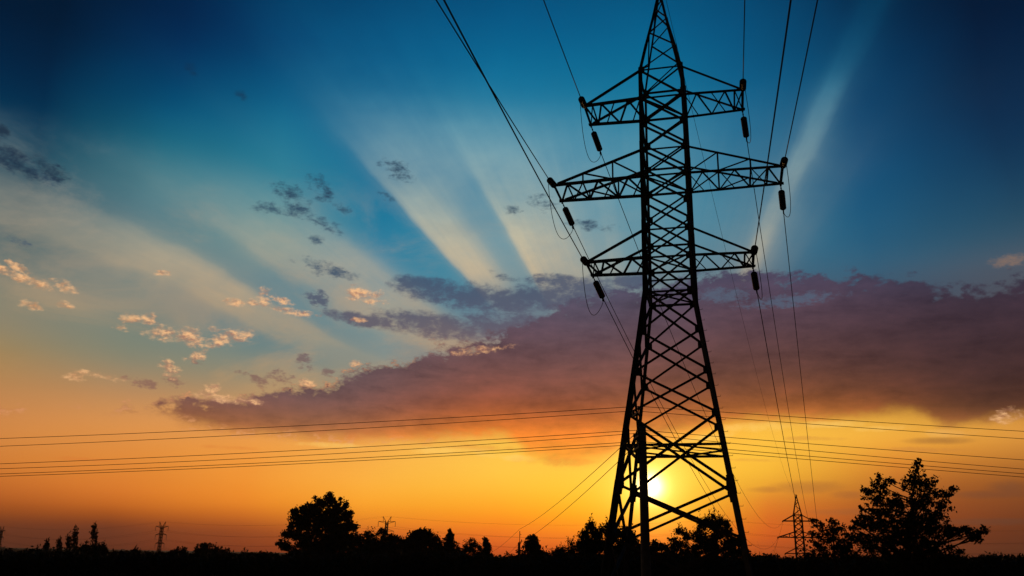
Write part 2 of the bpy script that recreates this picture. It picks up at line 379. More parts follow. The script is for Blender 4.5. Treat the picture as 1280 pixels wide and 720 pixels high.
class MB:
    k = 1.0
    def __init__(s): s.v = []; s.f = []; s.n = 0
    def add(s, V, F):
        s.v.append(np.asarray(V, float).reshape(-1, 3)); s.f += [tuple(i + s.n for i in q) for q in F]; s.n += len(s.v[-1])
    def bar(s, a, b, w, h=None, prof='box', up=None):
        a = np.array(a, float); b = np.array(b, float); h = h or w; w *= s.k; h *= s.k
        d = b - a; L = np.linalg.norm(d)
        if L < 1e-6: return
        d = d / L; u = np.array(up if up is not None else (0, 0, 1.)); u = np.array(u, float)
        if abs(d @ u) > .95: u = np.array((1., 0, 0))
        x = np.cross(d, u); x /= np.linalg.norm(x); y = np.cross(x, d)
        if prof == 'box': P = [(-w/2, -h/2), (w/2, -h/2), (w/2, h/2), (-w/2, h/2)]
        else:                                     # rolled angle section
            t = w * .14; P = [(-w/2, -h/2), (w/2, -h/2), (w/2, -h/2 + t), (-w/2 + t, -h/2 + t), (-w/2 + t, h/2), (-w/2, h/2)]
        n = len(P)
        V = [a + x * p + y * q for p, q in P] + [b + x * p + y * q for p, q in P]
        F = [(i, (i + 1) % n, n + (i + 1) % n, n + i) for i in range(n)] + [tuple(range(n))[::-1], tuple(range(n, 2 * n))]
        s.add(V, F)
    def tube(s, pts, rad, seg=6):
        pts = [np.array(p, float) for p in pts]; n = len(pts)
        rad = [rad] * n if np.isscalar(rad) else rad
        V = []; px = None
        for i, p in enumerate(pts):
            d = pts[min(i + 1, n - 1)] - pts[max(i - 1, 0)]; d /= (np.linalg.norm(d) + 1e-9)
            if px is None:
                u = np.array((0, 0, 1.)) if abs(d[2]) < .9 else np.array((1., 0, 0)); px = np.cross(d, u)
            px = px - d * (px @ d); px /= np.linalg.norm(px); q = np.cross(d, px)
            for k in range(seg):
                a = 2 * math.pi * k / seg; V.append(p + (px * math.cos(a) + q * math.sin(a)) * rad[i])
        F = [(i * seg + k, i * seg + (k + 1) % seg, (i + 1) * seg + (k + 1) % seg, (i + 1) * seg + k) for i in range(n - 1) for k in range(seg)]
        F += [tuple(range(seg))[::-1], tuple(range((n - 1) * seg, n * seg))]
        s.add(V, F)
    def lathe(s, o, ax, prof, seg=12):
        """prof: (distance along axis, radius)"""
        o = np.array(o, float); ax = np.array(ax, float); ax /= np.linalg.norm(ax)
        s.tube([o + ax * t for t, r in prof], [max(r, .002) for t, r in prof], seg)
    def build(s, name, mt, parent=None, smooth_=False):
        me = bpy.data.meshes.new(name)
        V = np.concatenate(s.v)
        me.from_pydata(V.tolist(), [], s.f); me.update()
        me.materials.append(mt)
        if smooth_: me.polygons.foreach_set('use_smooth', [True] * len(me.polygons))
        o = bpy.data.objects.new(name, me); sc.collection.objects.link(o)
        if parent: o.parent = parent
        return o


def MBk(k):
    mb = MB(); mb.k = k; return mb


def np_mesh(name, V, mt, parent=None, k=4):
    """every k vertices make one face"""
    V = np.asarray(V, np.float32).reshape(-1, 3); n = len(V) // k
    me = bpy.data.meshes.new(name); me.vertices.add(len(V)); me.vertices.foreach_set('co', V.ravel())
    me.loops.add(n * k); me.loops.foreach_set('vertex_index', np.arange(n * k, dtype=np.int32))
    me.polygons.add(n); me.polygons.foreach_set('loop_start', np.arange(0, n * k, k, dtype=np.int32)); me.polygons.foreach_set('loop_total', np.full(n, k, np.int32))
    me.update(calc_edges=True); me.materials.append(mt)
    o = bpy.data.objects.new(name, me); sc.collection.objects.link(o)
    if parent: o.parent = parent
    return o


def tag(o, label=None, cat=None, group=None, kind=None):
    if label: o['label'] = label
    if cat: o['category'] = cat
    if group: o['group'] = group
    if kind: o['kind'] = kind
    return o


def empty(name, loc=(0, 0, 0), rz=0):
    o = bpy.data.objects.new(name, None); sc.collection.objects.link(o); o.location = loc; o.rotation_euler = (0, 0, rz)
    o.empty_display_size = .3
    return o


def copy_tree(o, parent=None):
    c = o.copy(); sc.collection.objects.link(c); c.parent = parent
    for ch in list(o.children): copy_tree(ch, c)
    return c


# ------------------------------------------------------------------ ground
def build_ground():
    rad = np.concatenate([[0], np.geomspace(3, 14000, 110)]); ang = np.linspace(0, 2 * np.pi, 181)[:-1]
    V = [(0, 0, tz(0, 0))]; F = []
    for r in rad[1:]:
        x, y = r * np.sin(ang), r * np.cos(ang)
        V += list(zip(x, y, terrain(x, y)))
    n = len(ang)
    F += [(0, 1 + (k + 1) % n, 1 + k) for k in range(n)]
    for i in range(len(rad) - 2):
        a = 1 + i * n; b = a + n
        F += [(a + k, a + (k + 1) % n, b + (k + 1) % n, b + k) for k in range(n)]
    mb = MB(); mb.add(V, F); o = mb.build('ground', GROUND, smooth_=True); tag(o, kind='structure')


build_ground()

# ------------------------------------------------------------------ lattice pylons
TC = Vector((6.94009, 35.91541, 0)); YAW = 0.2503
GZ = 1.6                                           # camera height above the pylon's foot
hN = dict(top=21.63, u=20.16, m2=17.55, m=16.26, l2=13.70, l=12.42, waist=10.86, ring=4.27, apex=26.4)
DEP = 1.122


def half(h):
    if h < hN['waist']: return 1.945 + (.9909 - 1.945) * (h - 4.2661) / (10.8615 - 4.2661)
    if h <= hN['top']: return .9909 + (.9761 - .9909) * (h - 10.86) / (21.63 - 10.86)
    return max(.05, .9761 * (hN['apex'] - h) / (hN['apex'] - hN['top']))


def corner(su, sv, h): s = half(h); return np.array((su * s, sv * s * DEP, h + GZ))


def build_pylon(k_=1.0):
    root = empty('lattice_pylon'); MB = lambda: MBk(k_)
    C4 = [(-1, -1), (1, -1), (1, 1), (-1, 1)]
    # legs: stepped angle sections with overlapping splices
    nodes = [-1.6, .74, 2.73, 5.52, 7.28, 9.06, 10.86, 12.42, 13.7, 15.0, 16.26, 17.55, 18.82, 20.16, 21.63]
    for su, sv in C4:
        mb = MB()
        seq = [(-1.75, 2.9, .20), (2.4, 5.6, .185), (5.2, 8.9, .175), (8.5, 11.0, .17), (10.7, 14.2, .155), (13.9, 18.0, .145), (17.7, 21.8, .135)]
        for a, b, w in seq:
            mb.bar(corner(su, sv, a), corner(su, sv, b), w, w, 'L', up=(su, sv, 0))
        seqp = [(21.5, 23.2, .105), (23.0, 24.8, .095), (24.6, 26.35, .085)]
        for a, b, w in seqp: mb.bar(corner(su, sv, a), corner(su, sv, b), w, w, 'L', up=(su, sv, 0))
        leg = mb.build('leg', STEEL, root)
        # splice and gusset plates riveted to the leg
        for h in nodes[1:]:
            g = MB(); c = corner(su, sv, h); wpl = .30 if h < 11 else .26
            g.bar(c + (-su * .10, 0, -.16), c + (-su * .10, 0, .16), wpl, .03, up=(0, 1, 0))
            g.bar(c + (0, -sv * .10, -.16), c + (0, -sv * .10, .16), wpl, .03, up=(1, 0, 0))
            if h == 2.73: g.bar(corner(su, sv, h - .36) * (.975, .975, 1), corner(su, sv, h + .36) * (.975, .975, 1), .21, .21, up=(su, sv, 0))
            g.build('gusset_plate', STEEL, leg)
    # concrete footing under each leg
    for su, sv in C4:
        mb = MB(); c = corner(su, sv, -1.6); mb.bar(c + (0, 0, -.6), c + (0, 0, .22), .7, .7, up=(1, 0, 0)); mb.build('footing', CONC, root)
    # bracing: four faces
    for fi in range(4):
        a, b = C4[fi], C4[(fi + 1) % 4]
        mb = MB(); W1 = .095
        off = np.array(((a[0] + b[0]) / 2 * .03, (a[1] + b[1]) / 2 * .03, 0))
        def X2(h0, h1, w=W1):
            mb.bar(corner(*a, h0) + off, corner(*b, h1) + off, w, w, 'L'); mb.bar(corner(*b, h0) - off, corner(*a, h1) - off, w, w, 'L')
        X2(-1.55, .74); X2(.74, 2.73, .11); X2(2.73, 5.52, .115); X2(5.52, 7.28); X2(7.28, 9.06); X2(9.06, 10.86)
        for h0, h1 in [(10.86, 12.42), (12.42, 13.7), (13.7, 15.), (15., 16.26), (16.26, 17.55), (17.55, 18.82), (18.82, 20.16), (20.16, 21.63)]: X2(h0, h1, .085)
        for h, w in [(4.27, .10), (10.86, .09), (11.35, .07), (12.42, .09), (13.7, .08), (16.26, .09), (17.55, .08), (20.16, .09), (21.63, .08)]:
            mb.bar(corner(*a, h), corner(*b, h), w, w, 'L')
        if fi in (1, 3):                         # stiffening ladder of the narrow sides
            for h0, h1 in [(2.73, 4.27), (4.27, 5.52)]:
                mid = (corner(*a, h0) + corner(*b, h0)) / 2; q = (corner(*a, h1) + corner(*b, h1)) / 2
        mb.build('face_bracing', STEEL, root)
    # plan bracing at the ring and the crossarm levels
    mb = MB()
    r = [corner(*c, 4.27) for c in C4]; mids = [(r[i] + r[(i + 1) % 4]) / 2 for i in range(4)]
    for i in range(4): mb.bar(mids[i], mids[(i + 1) % 4], .07, .07, 'L')
    mb.bar(r[0], r[2], .07, .07, 'L'); mb.build('ring_bracing', STEEL, root)
    for h in (10.86, 12.42, 16.26, 20.16):
        mb = MB(); r = [corner(*c, h + .02) for c in C4]; mb.bar(r[0], r[2], .06); mb.bar(r[1] + (0, 0, .07), r[3] + (0, 0, .07), .06); mb.build('plan_bracing', STEEL, root)
    # earth wire peak
    hz = [21.63, 22.95, 23.9, 24.75, 25.4, 25.95, 26.3]
    for fi in range(4):
        a, b = C4[fi], C4[(fi + 1) % 4]; mb = MB()
        if fi in (1, 3): a, b = b, a
        for i in range(len(hz) - 1):
            p, q = (a, b) if i % 2 == (0 if fi != 2 else 1) else (b, a)
            mb.bar(corner(*p, hz[i]), corner(*q, hz[i + 1]), .062, .062, 'L')
        mb.build('peak_bracing', STEEL, root)
    mb = MB(); mb.bar((0, 0, 26.2 + GZ), (0, 0, 26.62 + GZ), .12); mb.bar((-.14, 0, 26.35 + GZ), (.3, 0, 26.35 + GZ), .07); mb.build('peak_cap', STEEL, root)
    # crossarms
    for h, L, k, ks in ((20.16, 3.57, 1.42, 2), (16.26, 5.0, 1.29, 4), (12.42, 3.55, 1.28, 2)):
        for su in (-1, 1):
            mb = MB(); sb = half(h); t = .93
            def P(f, sv, dz=0.0):               # f: 0 at body, 1 at tip
                return np.array((su * (sb + (L - sb) * f), sv * (sb * DEP + (t - sb * DEP) * f), h + GZ + dz))
            for sv in (-1, 1):
                mb.bar(P(0, sv), P(1.035, sv), .12, .12, 'L')
                tp = corner(su, sv, h + k)
                mb.bar(tp, P(.965, sv, .05), .10, .10, 'L')
                def T(f): return tp + (P(.965, sv, .05) - tp) * f
                if ks == 4:
                    for f in (.33, .67): mb.bar(P(f, sv), T(f / .965), .075, .075, 'L')
                    mb.bar(corner(su, sv, h), T(.34), .065, .065, 'L'); mb.bar(P(.33, sv), T(.69), .065, .065, 'L')
                else:
                    pass
            # flat lattice between the two lower chords
            fs = [0, .22, .46, .70, .86, 1.0] if ks == 2 else [0, .16, .33, .50, .67, .85, 1.0]
            for i in range(len(fs) - 1):
                s0 = 1 if i % 2 == 0 else -1
                mb.bar(P(fs[i], s0, -.01), P(fs[i + 1], -s0, -.01), .085 if i % 2 else .07, .07, 'L')
                if i in (3, 4) or ks == 4 and i in (1, 3): mb.bar(P(fs[i + 1], -1), P(fs[i + 1], 1), .075, .075, 'L')
            for i in range(0, len(fs) - 1, 2):
                mb.bar(P(fs[i], -1, .02), P(fs[i + 1], 1, .02), .05, .05, 'L')
            mb.bar(P(1, -1, -.02), P(1, 1, -.02), .11, .11, 'L')
            arm = mb.build('crossarm', STEEL, root)
            for sv in (-1, 1):
                g = MB(); c = P(1.0, sv); g.bar(c + (-su * .25, 0, 0), c + (su * .12, 0, 0), .22, .03, up=(0, 0, 1)); g.bar(c + (0, 0, -.14), c + (0, 0, .08), .08); g.build('tip_plate', STEEL, arm)
    # climbing pegs up the near right leg
    h = -.9; i = 0
    while h < 11.6:
        mb = MB(); c = corner(1, -1, h); e = c + np.array((.21, -.04 * (i % 2), 0)); mb.tube([c, e, e + (0, 0, .05)], .009, 5); mb.build('climbing_peg', RUST, root); h += .47; i += 1
    return root


py0 = build_pylon()
py0.location = TC; py0.rotation_euler = (0, 0, -YAW)
tag(py0, 'tall dark steel lattice pylon with six crossarms towering right of the middle of the view', 'electricity pylon', 'lattice pylons of the high voltage line')


def tw(p, base=TC, yaw=YAW):
    c, s = math.cos(-yaw), math.sin(-yaw); return Vector((base.x + p[0] * c - p[1] * s, base.y + p[0] * s + p[1] * c, base.z + p[2]))


azf = math.radians(azel(1001.5, 702)[0]); FT = Vector((232 * math.sin(azf), 232 * math.cos(azf), 0)); FT.z = 0
dzf = 9.55 + CAMZ - (20.16 + GZ); FT.z = dzf
py1 = build_pylon(1.9); py1.location = FT; YAW2 = math.atan2((FT - TC).x, (FT - TC).y); py1.rotation_euler = (0, 0, -YAW2)
tag(py1, 'small distant steel lattice pylon standing just left of the big leafy tree on the right', 'electricity pylon', 'lattice pylons of the high voltage line')
azn = math.radians(azel(900, 700)[0]); NTW = TC - Vector((math.sin(azn), math.cos(azn), -10 / 215)) * 215     # previous pylon, behind the viewer
YAW0 = azn


# insulator strings
def insulator(name, n=11, c=5):
    """hangs along +Y of its own frame, tip at origin"""
    root = empty(name)
    mb = MB()
    for i in range(c): mb.tube([(0, .02 + i * .10, 0), (0, .10 + i * .10, 0)], .024 if i % 2 else .034, 6)
    mb.build('shackle_chain', STEEL, root)
    pr = []; y = .02 + c * .10
    for i in range(n):
        pr += [(y, .05), (y + .03, .142), (y + .07, .152), (y + .085, .06)]; y += .118
    mb = MB(); mb.lathe((0, 0, 0), (0, 1, 0), pr, 14); mb.build('disc_stack', GLASSY, root, True)
    mb = MB(); mb.tube([(0, y, 0), (0, y + .16, -.01)], .035, 8); mb.bar((0, y + .1, -.05), (0, y + .30, -.05), .06, .12); mb.tube([(0, y + .1, -.05), (0, y + .08, -.2)], .02, 6)
    mb.build('tension_clamp', STEEL, root)
    return root, y + .3


ins0, INSL = insulator('insulator_string'); insN, INSN = insulator('insulator_string', 8, 1)
used = set()
LV = {'upper': (20.16, 3.57), 'middle': (16.26, 5.0), 'lower': (12.42, 3.55)}


def place_ins(P, d, label, group, src=None, ln=None):
    src = src or ins0
    o = src if src.name not in used else copy_tree(src); used.add(src.name)
    o.location = P; o.rotation_euler = Vector(d).to_track_quat('Y', 'Z').to_euler()
    tag(o, label, 'insulator', group)
    return P + Vector(d).normalized() * (ln or INSL)


def span(A_, B_, sag, n=60):
    return [A_.lerp(B_, t) - Vector((0, 0, 4 * sag * t * (1 - t))) for t in [i / n for i in range(n + 1)]]


def wire(name, pts, r, label, cat='power line', group=None, seg=5):
    mb = MB(); rr = r
    mb.tube([tuple(p) for p in pts], rr, seg); return tag(mb.build(name, WIRE, None, True), label, cat, group)


NEARU = {(-1, 'upper'): -6.2, (-1, 'middle'): -11.2, (-1, 'lower'): -1.6, (1, 'upper'): -.7, (1, 'middle'): 4.7, (1, 'lower'): 2.8}   # the next pylon behind carries them on differently spaced arms
for su, side in ((-1, 'left'), (1, 'right')):
    for lv, (h, L) in LV.items():
        tipF = tw((su * L, .93, h + GZ - .08)); tipN = tw((su * L, -.93, h + GZ - .04))
        farA = tw((su * L, -.93, h + GZ - .08), FT, YAW2); nearA = tw((NEARU[(su, lv)], .93, h + GZ - .08), NTW, YAW0)
        s1 = {'upper': 7.6, 'middle': 7.6, 'lower': 7.2}[lv]
        dv = farA - tipF; hd = math.hypot(dv.x, dv.y); d0 = Vector((dv.x, dv.y, dv.z - 4 * s1 - hd * .04))
        e1 = place_ins(tipF, d0, f'{side} insulator string hanging from the {lv} crossarm of the big pylon', 'insulator strings on the big pylon')
        dfe = Vector((-dv.x, -dv.y, -dv.z - 4 * s1))
        e2 = place_ins(farA, dfe, f'insulator string on the {side} {lv} crossarm tip of the small distant pylon', 'insulator strings on the distant pylon')
        wire('conductor', span(e1, e2, s1), .020, f'{side} {lv} conductor from the big pylon down to the distant pylon', group='conductors between the two lattice pylons')
        s2 = 7.0
        dv = nearA - tipN; dn = Vector((dv.x, dv.y, dv.z - 4 * s2 - 18))
        e3 = place_ins(tipN, dn, f'insulator string seen end on at the {side} {lv} crossarm tip of the big pylon', 'insulator strings on the big pylon', insN, INSN)
        wire('conductor', span(e3, nearA, s2, 90), .021, f'{side} {lv} conductor rising overhead from the big pylon', group='conductors passing overhead')
        # jumper loop between the two strings
        out = tw((su * .12, 0, 0)) - tw((0, 0, 0))
        drop = 1.5 if su < 0 else 1.1
        pts = []
        for i in range(25):
            t = i / 24; p = e3.lerp(e1, t); q = math.sin(math.pi * t) ** .75; pts.append(p - Vector((0, 0, drop * q)) + out * q * 1.5)
        wire('jumper_cable', pts, .014, f'thin jumper loop under the {side} {lv} crossarm tip of the big pylon', 'jumper cable', 'jumper loops of the big pylon')

ap = tw((.26, 0, 26.35 + GZ)); ap2 = tw((0, 0, 26.35 + GZ), FT, YAW2); ap0 = tw((0, 0, 26.35 + GZ), NTW, YAW0)
wire('earth_wire', span(ap, ap2, 5.2), .011, 'thin earth wire from the big pylon peak to the distant pylon peak', group='earth wires of the high voltage line')
wire('earth_wire', span(ap, ap0, 5.0, 80), .011, 'thin earth wire running overhead from the big pylon peak', group='earth wires of the high voltage line')
# conductors going on beyond the distant pylon
dirn = Vector((.42, 1, 0)).normalized()
for su, side in ((-1, 'left'), (1, 'right')):
    for lv, (h, L) in LV.items():
        a = tw((su * L, .93, h + GZ - .08), FT, YAW2); b = a + Vector((.25, 1, 0)).normalized() * 240
        wire('conductor', span(a, b, 8, 30), .022, f'{side} {lv} conductor going on beyond the small distant pylon', group='conductors beyond the distant pylon')


# ------------------------------------------------------------------ concrete poles and their wires
def concrete_pole(H, name='concrete_pole'):
    root = empty(name)
    mb = MB(); mb.lathe((0, 0, -.5), (0, 0, 1), [(0, .175), (.5, .17), (H + .42, .135), (H + .48, .125), (H + .5, .09)], 14); mb.build('shaft', CONC, root, True)
    mb = MB(); mb.tube([(-.16, 0, H - 1.3), (-.16, 0, H + .12)], .035, 8); mb.tube([(-.16, 0, H - .2), (0, 0, H - .25)], .03, 6); mb.tube([(-.16, 0, H - 1.1), (0, 0, H - 1.1)], .03, 6); mb.build('top_pin', STEEL, root)
    return root


def pole_arm(root, z, ln=.95, x=-.2):
    mb = MB(); mb.bar((x, -ln / 2 - .06, z), (x, ln / 2 + .06, z), .07, .07, 'L'); mb.bar((x, 0, z), (0, 0, z - .05), .07); mb.bar((x, -ln / 3, z), (0, 0, z - .38), .035)
    arm = mb.build('crossarm', STEEL, root)
    for s in (-1, 1):
        g = MB(); g.lathe((x, s * ln / 2, z), (0, 0, 1), [(0, .015), (.05, .016), (.06, .045), (.12, .06), (.14, .035), (.17, .05), (.2, .03)], 10); g.build('pin_insulator', GLASSY, arm, True)
    return [(x, s * ln / 2, z + .19) for s in (-1, 1)]


PD = 31.0
pb_ = at(804.6, 720, PD); PP = Vector((at(804.4, 600, PD).x, at(804.4, 600, PD).y, 0)); PP.z = tz(PP.x, PP.y)
topz = at(803, 515.5, PD).z
pole0 = concrete_pole(topz - PP.z - .5); pole0.location = PP
tag(pole0, 'thick round concrete pole in front of the big pylon, the sun beside it', 'utility pole', 'concrete utility poles')
WD = Vector((1, .04, 0)).normalized()           # run of the low voltage line
rotp = math.atan2(WD.y, WD.x); pole0.rotation_euler = (0, 0, rotp)
ends = {}
for key, y in (('a', 511.0), ('b', 540.0), ('c', 554.0)):
    z = at(797, y, PD).z - .19 - PP.z
    ends[key] = [pole0.matrix_basis @ Vector(q) for q in pole_arm(pole0, z, 1.0 if key == 'a' else .9)]
# line of poles: neighbour supports outside the view
import itertools


def fit_span(A_, obs, dirv, L):
    """height drop and sag so that the wire passes the observed points"""
    best = None
    for dz in np.linspace(-4, 4, 33):
        for sag in np.linspace(.1, 4.0, 40):
            B = A_ + dirv * L + Vector((0, 0, dz)); e = 0
            for (ox, oy) in obs:
                o = ray(ox, oy)
                # where the vertical plane of the ray crosses the span
                den = dirv.x * o.y - dirv.y * o.x
                t = (-(A_.x) * o.y + A_.y * o.x) / den / L
                P = A_ + (B - A_) * t - Vector((0, 0, 4 * sag * t * (1 - t)))
                k = math.hypot(P.x, P.y) / math.hypot(o.x, o.y); e += ((CAMZ + o.z * k - P.z) / mpp(P)) ** 2
            if best is None or e < best[0]: best = (e, B, sag)
    return best


OBS = {('a', 1): ([(0, 549), (320, 537.5), (593, 519.2)], [(969, 519.3), (1120, 530), (1280, 540)]),
       ('a', 0): ([(0, 557), (320, 545.5), (593, 526.5)], [(969, 525.5), (1120, 537), (1280, 548)]),
       ('b', 1): ([(0, 580.5), (320, 565), (600, 549)], [(960, 550.5), (1171, 567), (1261, 575.5)]),
       ('b', 0): ([(0, 587), (320, 572), (600, 556)], [(960, 558.5), (1171, 576.5), (1261, 585)]),
       ('c', 1): ([(0, 592), (320, 578.5), (600, 563)], [(960, 565), (1171, 583.5), (1261, 591.5)]),
       ('c', 0): ([(0, 595), (320, 582.5), (600, 569)], [(960, 569.5), (1171, 587.5), (1261, 595)])}
LVN = {'a': 'top', 'b': 'middle', 'c': 'bottom'}
for (key, idx), (ol, orr) in OBS.items():
    # idx 0 = near end of crossarm (higher in view), 1 = far end
    A_ = ends[key][1 - idx if True else idx]
    eL, BL, sL = fit_span(A_, ol, -(Vector((1, -.18, 0)).normalized()), 38); eR, BR, sR = fit_span(A_, orr, Vector((1, .10, 0)).normalized(), 34)
    print('wire', key, idx, round(eL, 1), round(eR, 1), round(sL, 2), round(sR, 2))
    pts = list(reversed(span(A_, BL, sL, 40))) + span(A_, BR, sR, 40)[1:]
    wire('service_wire', pts, .0105, f'{"higher" if idx == 1 else "lower"} wire of the {LVN[key]} pair crossing the whole view low above the trees', group='wires of the low voltage line')

# spur line running away to a smaller looking pole on the left
SDp = 92.0
P2b = at(649, 676, SDp); P2b.z = tz(P2b.x, P2b.y)
pz = at(648.5, 671.5, SDp).z
pole1 = concrete_pole(pz - P2b.z - .5); pole1.location = P2b
for ch in pole1.children:
    if ch.name.startswith('top_pin'): ch.location = (.16 + .05, 0, 1.0)
tag(pole1, 'small distant pole with a thin pin on top, just left of a pine', 'utility pole', 'concrete utility poles')
arm2 = pole_arm(pole1, at(652, 677, SDp).z - P2b.z, .6, .25)
P3 = at(604, 705, 170); P3.z = tz(P3.x, P3.y)
for (A0, y1, y3, lb) in ((ends['b'][0], 661.5, 694, 'upper'), (ends['c'][0], 679, 712, 'lower')):
    B0 = at(649.3, y1, SDp); c0 = at(604, y3, 170)
    e = .35
    pts = span(A0, B0, e, 40) + span(B0, c0, .5, 30)[1:]
    wire('service_wire', pts, .013, f'{lb} wire slanting down from the concrete pole to the small pole on the left', group='wires of the spur line')
pole2 = copy_tree(pole1); pole2.location = P3 ; pole2.location.z = at(604, 694, 170).z - (pz - P2b.z) - .9
tag(pole2, 'farthest utility pole, almost lost behind the narrow tree left of the small pole', 'utility pole', 'concrete utility poles')


# ------------------------------------------------------------------ far pylon line on the left
def far_pylon():
    root = empty('suspension_pylon'); T = 30.0

    def w(h): return 2.3 * (1 - h / 17) + .55 * (h / 17) if h < 17 else .55
    for su, sv in ((-1, -1), (1, -1), (1, 1), (-1, 1)):
        mb = MB()
        for a, b in ((0, 8), (8, 17), (17, 28)): mb.bar((su * w(a), sv * w(a), a), (su * w(b), sv * w(b), b), .26)
        mb.build('leg', STEEL, root)
    mb = MB(); hs = [0, 4, 8, 11.5, 14.5, 17, 18.5, 20, 21.5, 23, 24.5, 26, 27.5]
    for i in range(len(hs) - 1):
        a, b = hs[i], hs[i + 1]
        for sv in (-1, 1):
            mb.bar((-w(a), sv * w(a), a), (w(b), sv * w(b), b), .16); mb.bar((w(a), sv * w(a), a), (-w(b), sv * w(b), b), .16)
            mb.bar((sv * w(a), -w(a), a), (sv * w(b), w(b), b), .16)
        mb.bar((-w(b), 0, b), (w(b), 0, b), .16)
    mb.build('bracing', STEEL, root)
    for h, L in ((28, 4.1), (23.6, 3.6), (19.2, 2.9)):
        for su in (-1, 1):
            mb = MB()
            for sv in (-1, 1):
                mb.bar((su * .5, sv * .5, h), (su * L, 0, h), .2); mb.bar((su * .5, sv * .5, h + .9 if h < 27 else h - .9), (su * L, 0, h), .16)
            mb.build('crossarm', STEEL, root)
            g = MB(); g.lathe((su * L, 0, h - .1), (0, 0, -1), [(0, .05), (.2, .05)] + [(.2 + .16 * i + o, r) for i in range(12) for o, r in ((0, .08), (.06, .20), (.1, .08))] + [(2.3, .05)], 8); g.build('insulator', GLASSY, root)
    for su in (-1, 1):
        mb = MB(); mb.bar((su * .5, 0, 28), (su * 2.0, 0, 30.3), .22); mb.bar((su * 1.6, 0, 28), (su * 2.0, 0, 30.3), .15); mb.build('earth_wire_horn', STEEL, root)
    return root


fp = far_pylon(); FPs = []
specs = [(3.0, 658.0, 655, 'cut off at the left edge of the view'), (203.5, 652.0, 505, 'alone between low bushes'), (484, 645.5, 425, 'behind trees beside the round tree'), (893, 650, 392, 'hidden behind the tree right of the sun')]
for i, (x, y, D_, lb) in enumerate(specs):
    o = fp if i == 0 else copy_tree(fp); P = at(x, y, D_); o.location = (P.x, P.y, P.z - 30.3); FPs.append((P.x, P.y, P.z - 30.3))
    tag(o, f'distant thin horned pylon, {lb}', 'electricity pylon', 'distant pylons of the second line')
import_dir = np.array(FPs)
FY = []
for i in range(4):
    a = FPs[max(0, i - 1)]; b = FPs[min(3, i + 1)]; FY.append(math.atan2(b[1] - a[1], b[0] - a[0]) - math.pi / 2)
fps = [fp] + [o for o in sc.objects if o.type == 'EMPTY' and o.name.startswith('suspension_pylon.')]
# arms lie across the line but are seen nearly face on: the line bends here
FROT = [-.55, -.35, -.1, 0.0]
for o, r_ in zip(fps, FROT): o.rotation_euler = (0, 0, r_)


def fpt(i, x, h):
    c, s = math.cos(FROT[i]), math.sin(FROT[i]); return Vector((FPs[i][0] + x * c, FPs[i][1] + x * s, FPs[i][2] + h))


FPe = Vector((300, 420, FPs[3][2] + 2)); FPs0 = Vector((FPs[0][0] - 190, FPs[0][1] + 190, FPs[0][2]))
for (x, h, lb) in ((-4.1, 25.7, 'near top'), (4.1, 25.7, 'far top'), (-3.6, 21.3, 'near middle'), (3.6, 21.3, 'far middle'), (-2.9, 16.9, 'near lowest'), (2.9, 16.9, 'far lowest'), (-2, 30.3, 'near earth'), (2, 30.3, 'far earth')):
    ps = [FPs0 + Vector((x, 0, h))] + [fpt(i, x, h) for i in range(4)] + [FPe + Vector((x, 0, h))]; pts = []
    for i in range(5): pts += span(ps[i], ps[i + 1], 4.0 if h < 30 else 3, 16)[(1 if i else 0):]
    wire('distant_conductor', pts, .024 if h < 30 else .014, f'{lb} wire of the faint distant line low over the horizon', group='wires of the distant line')


# ------------------------------------------------------------------ vegetation
rng = np.random.default_rng(7)


def leaf_quads(C, size, r, flat=.0, up=0.0):
    """small folded leaf faces at the points C"""
    n = len(C); a = r.normal(size=(n, 3)); a[:, 2] += up; a /= np.linalg.norm(a, axis=1)[:, None]
    b = r.normal(size=(n, 3)); b -= a * (a * b).sum(1)[:, None]; b /= np.linalg.norm(b, axis=1)[:, None]
    s = (size * r.uniform(.6, 1.35, n))[:, None]; w = s * r.uniform(.45, .8, n)[:, None]
    V = np.stack([C - a * s * .5, C + b * w * .5 - a * s * .05, C + a * s * .6, C - b * w * .5 + a * s * .05], 1)
    return V.reshape(-1, 3)


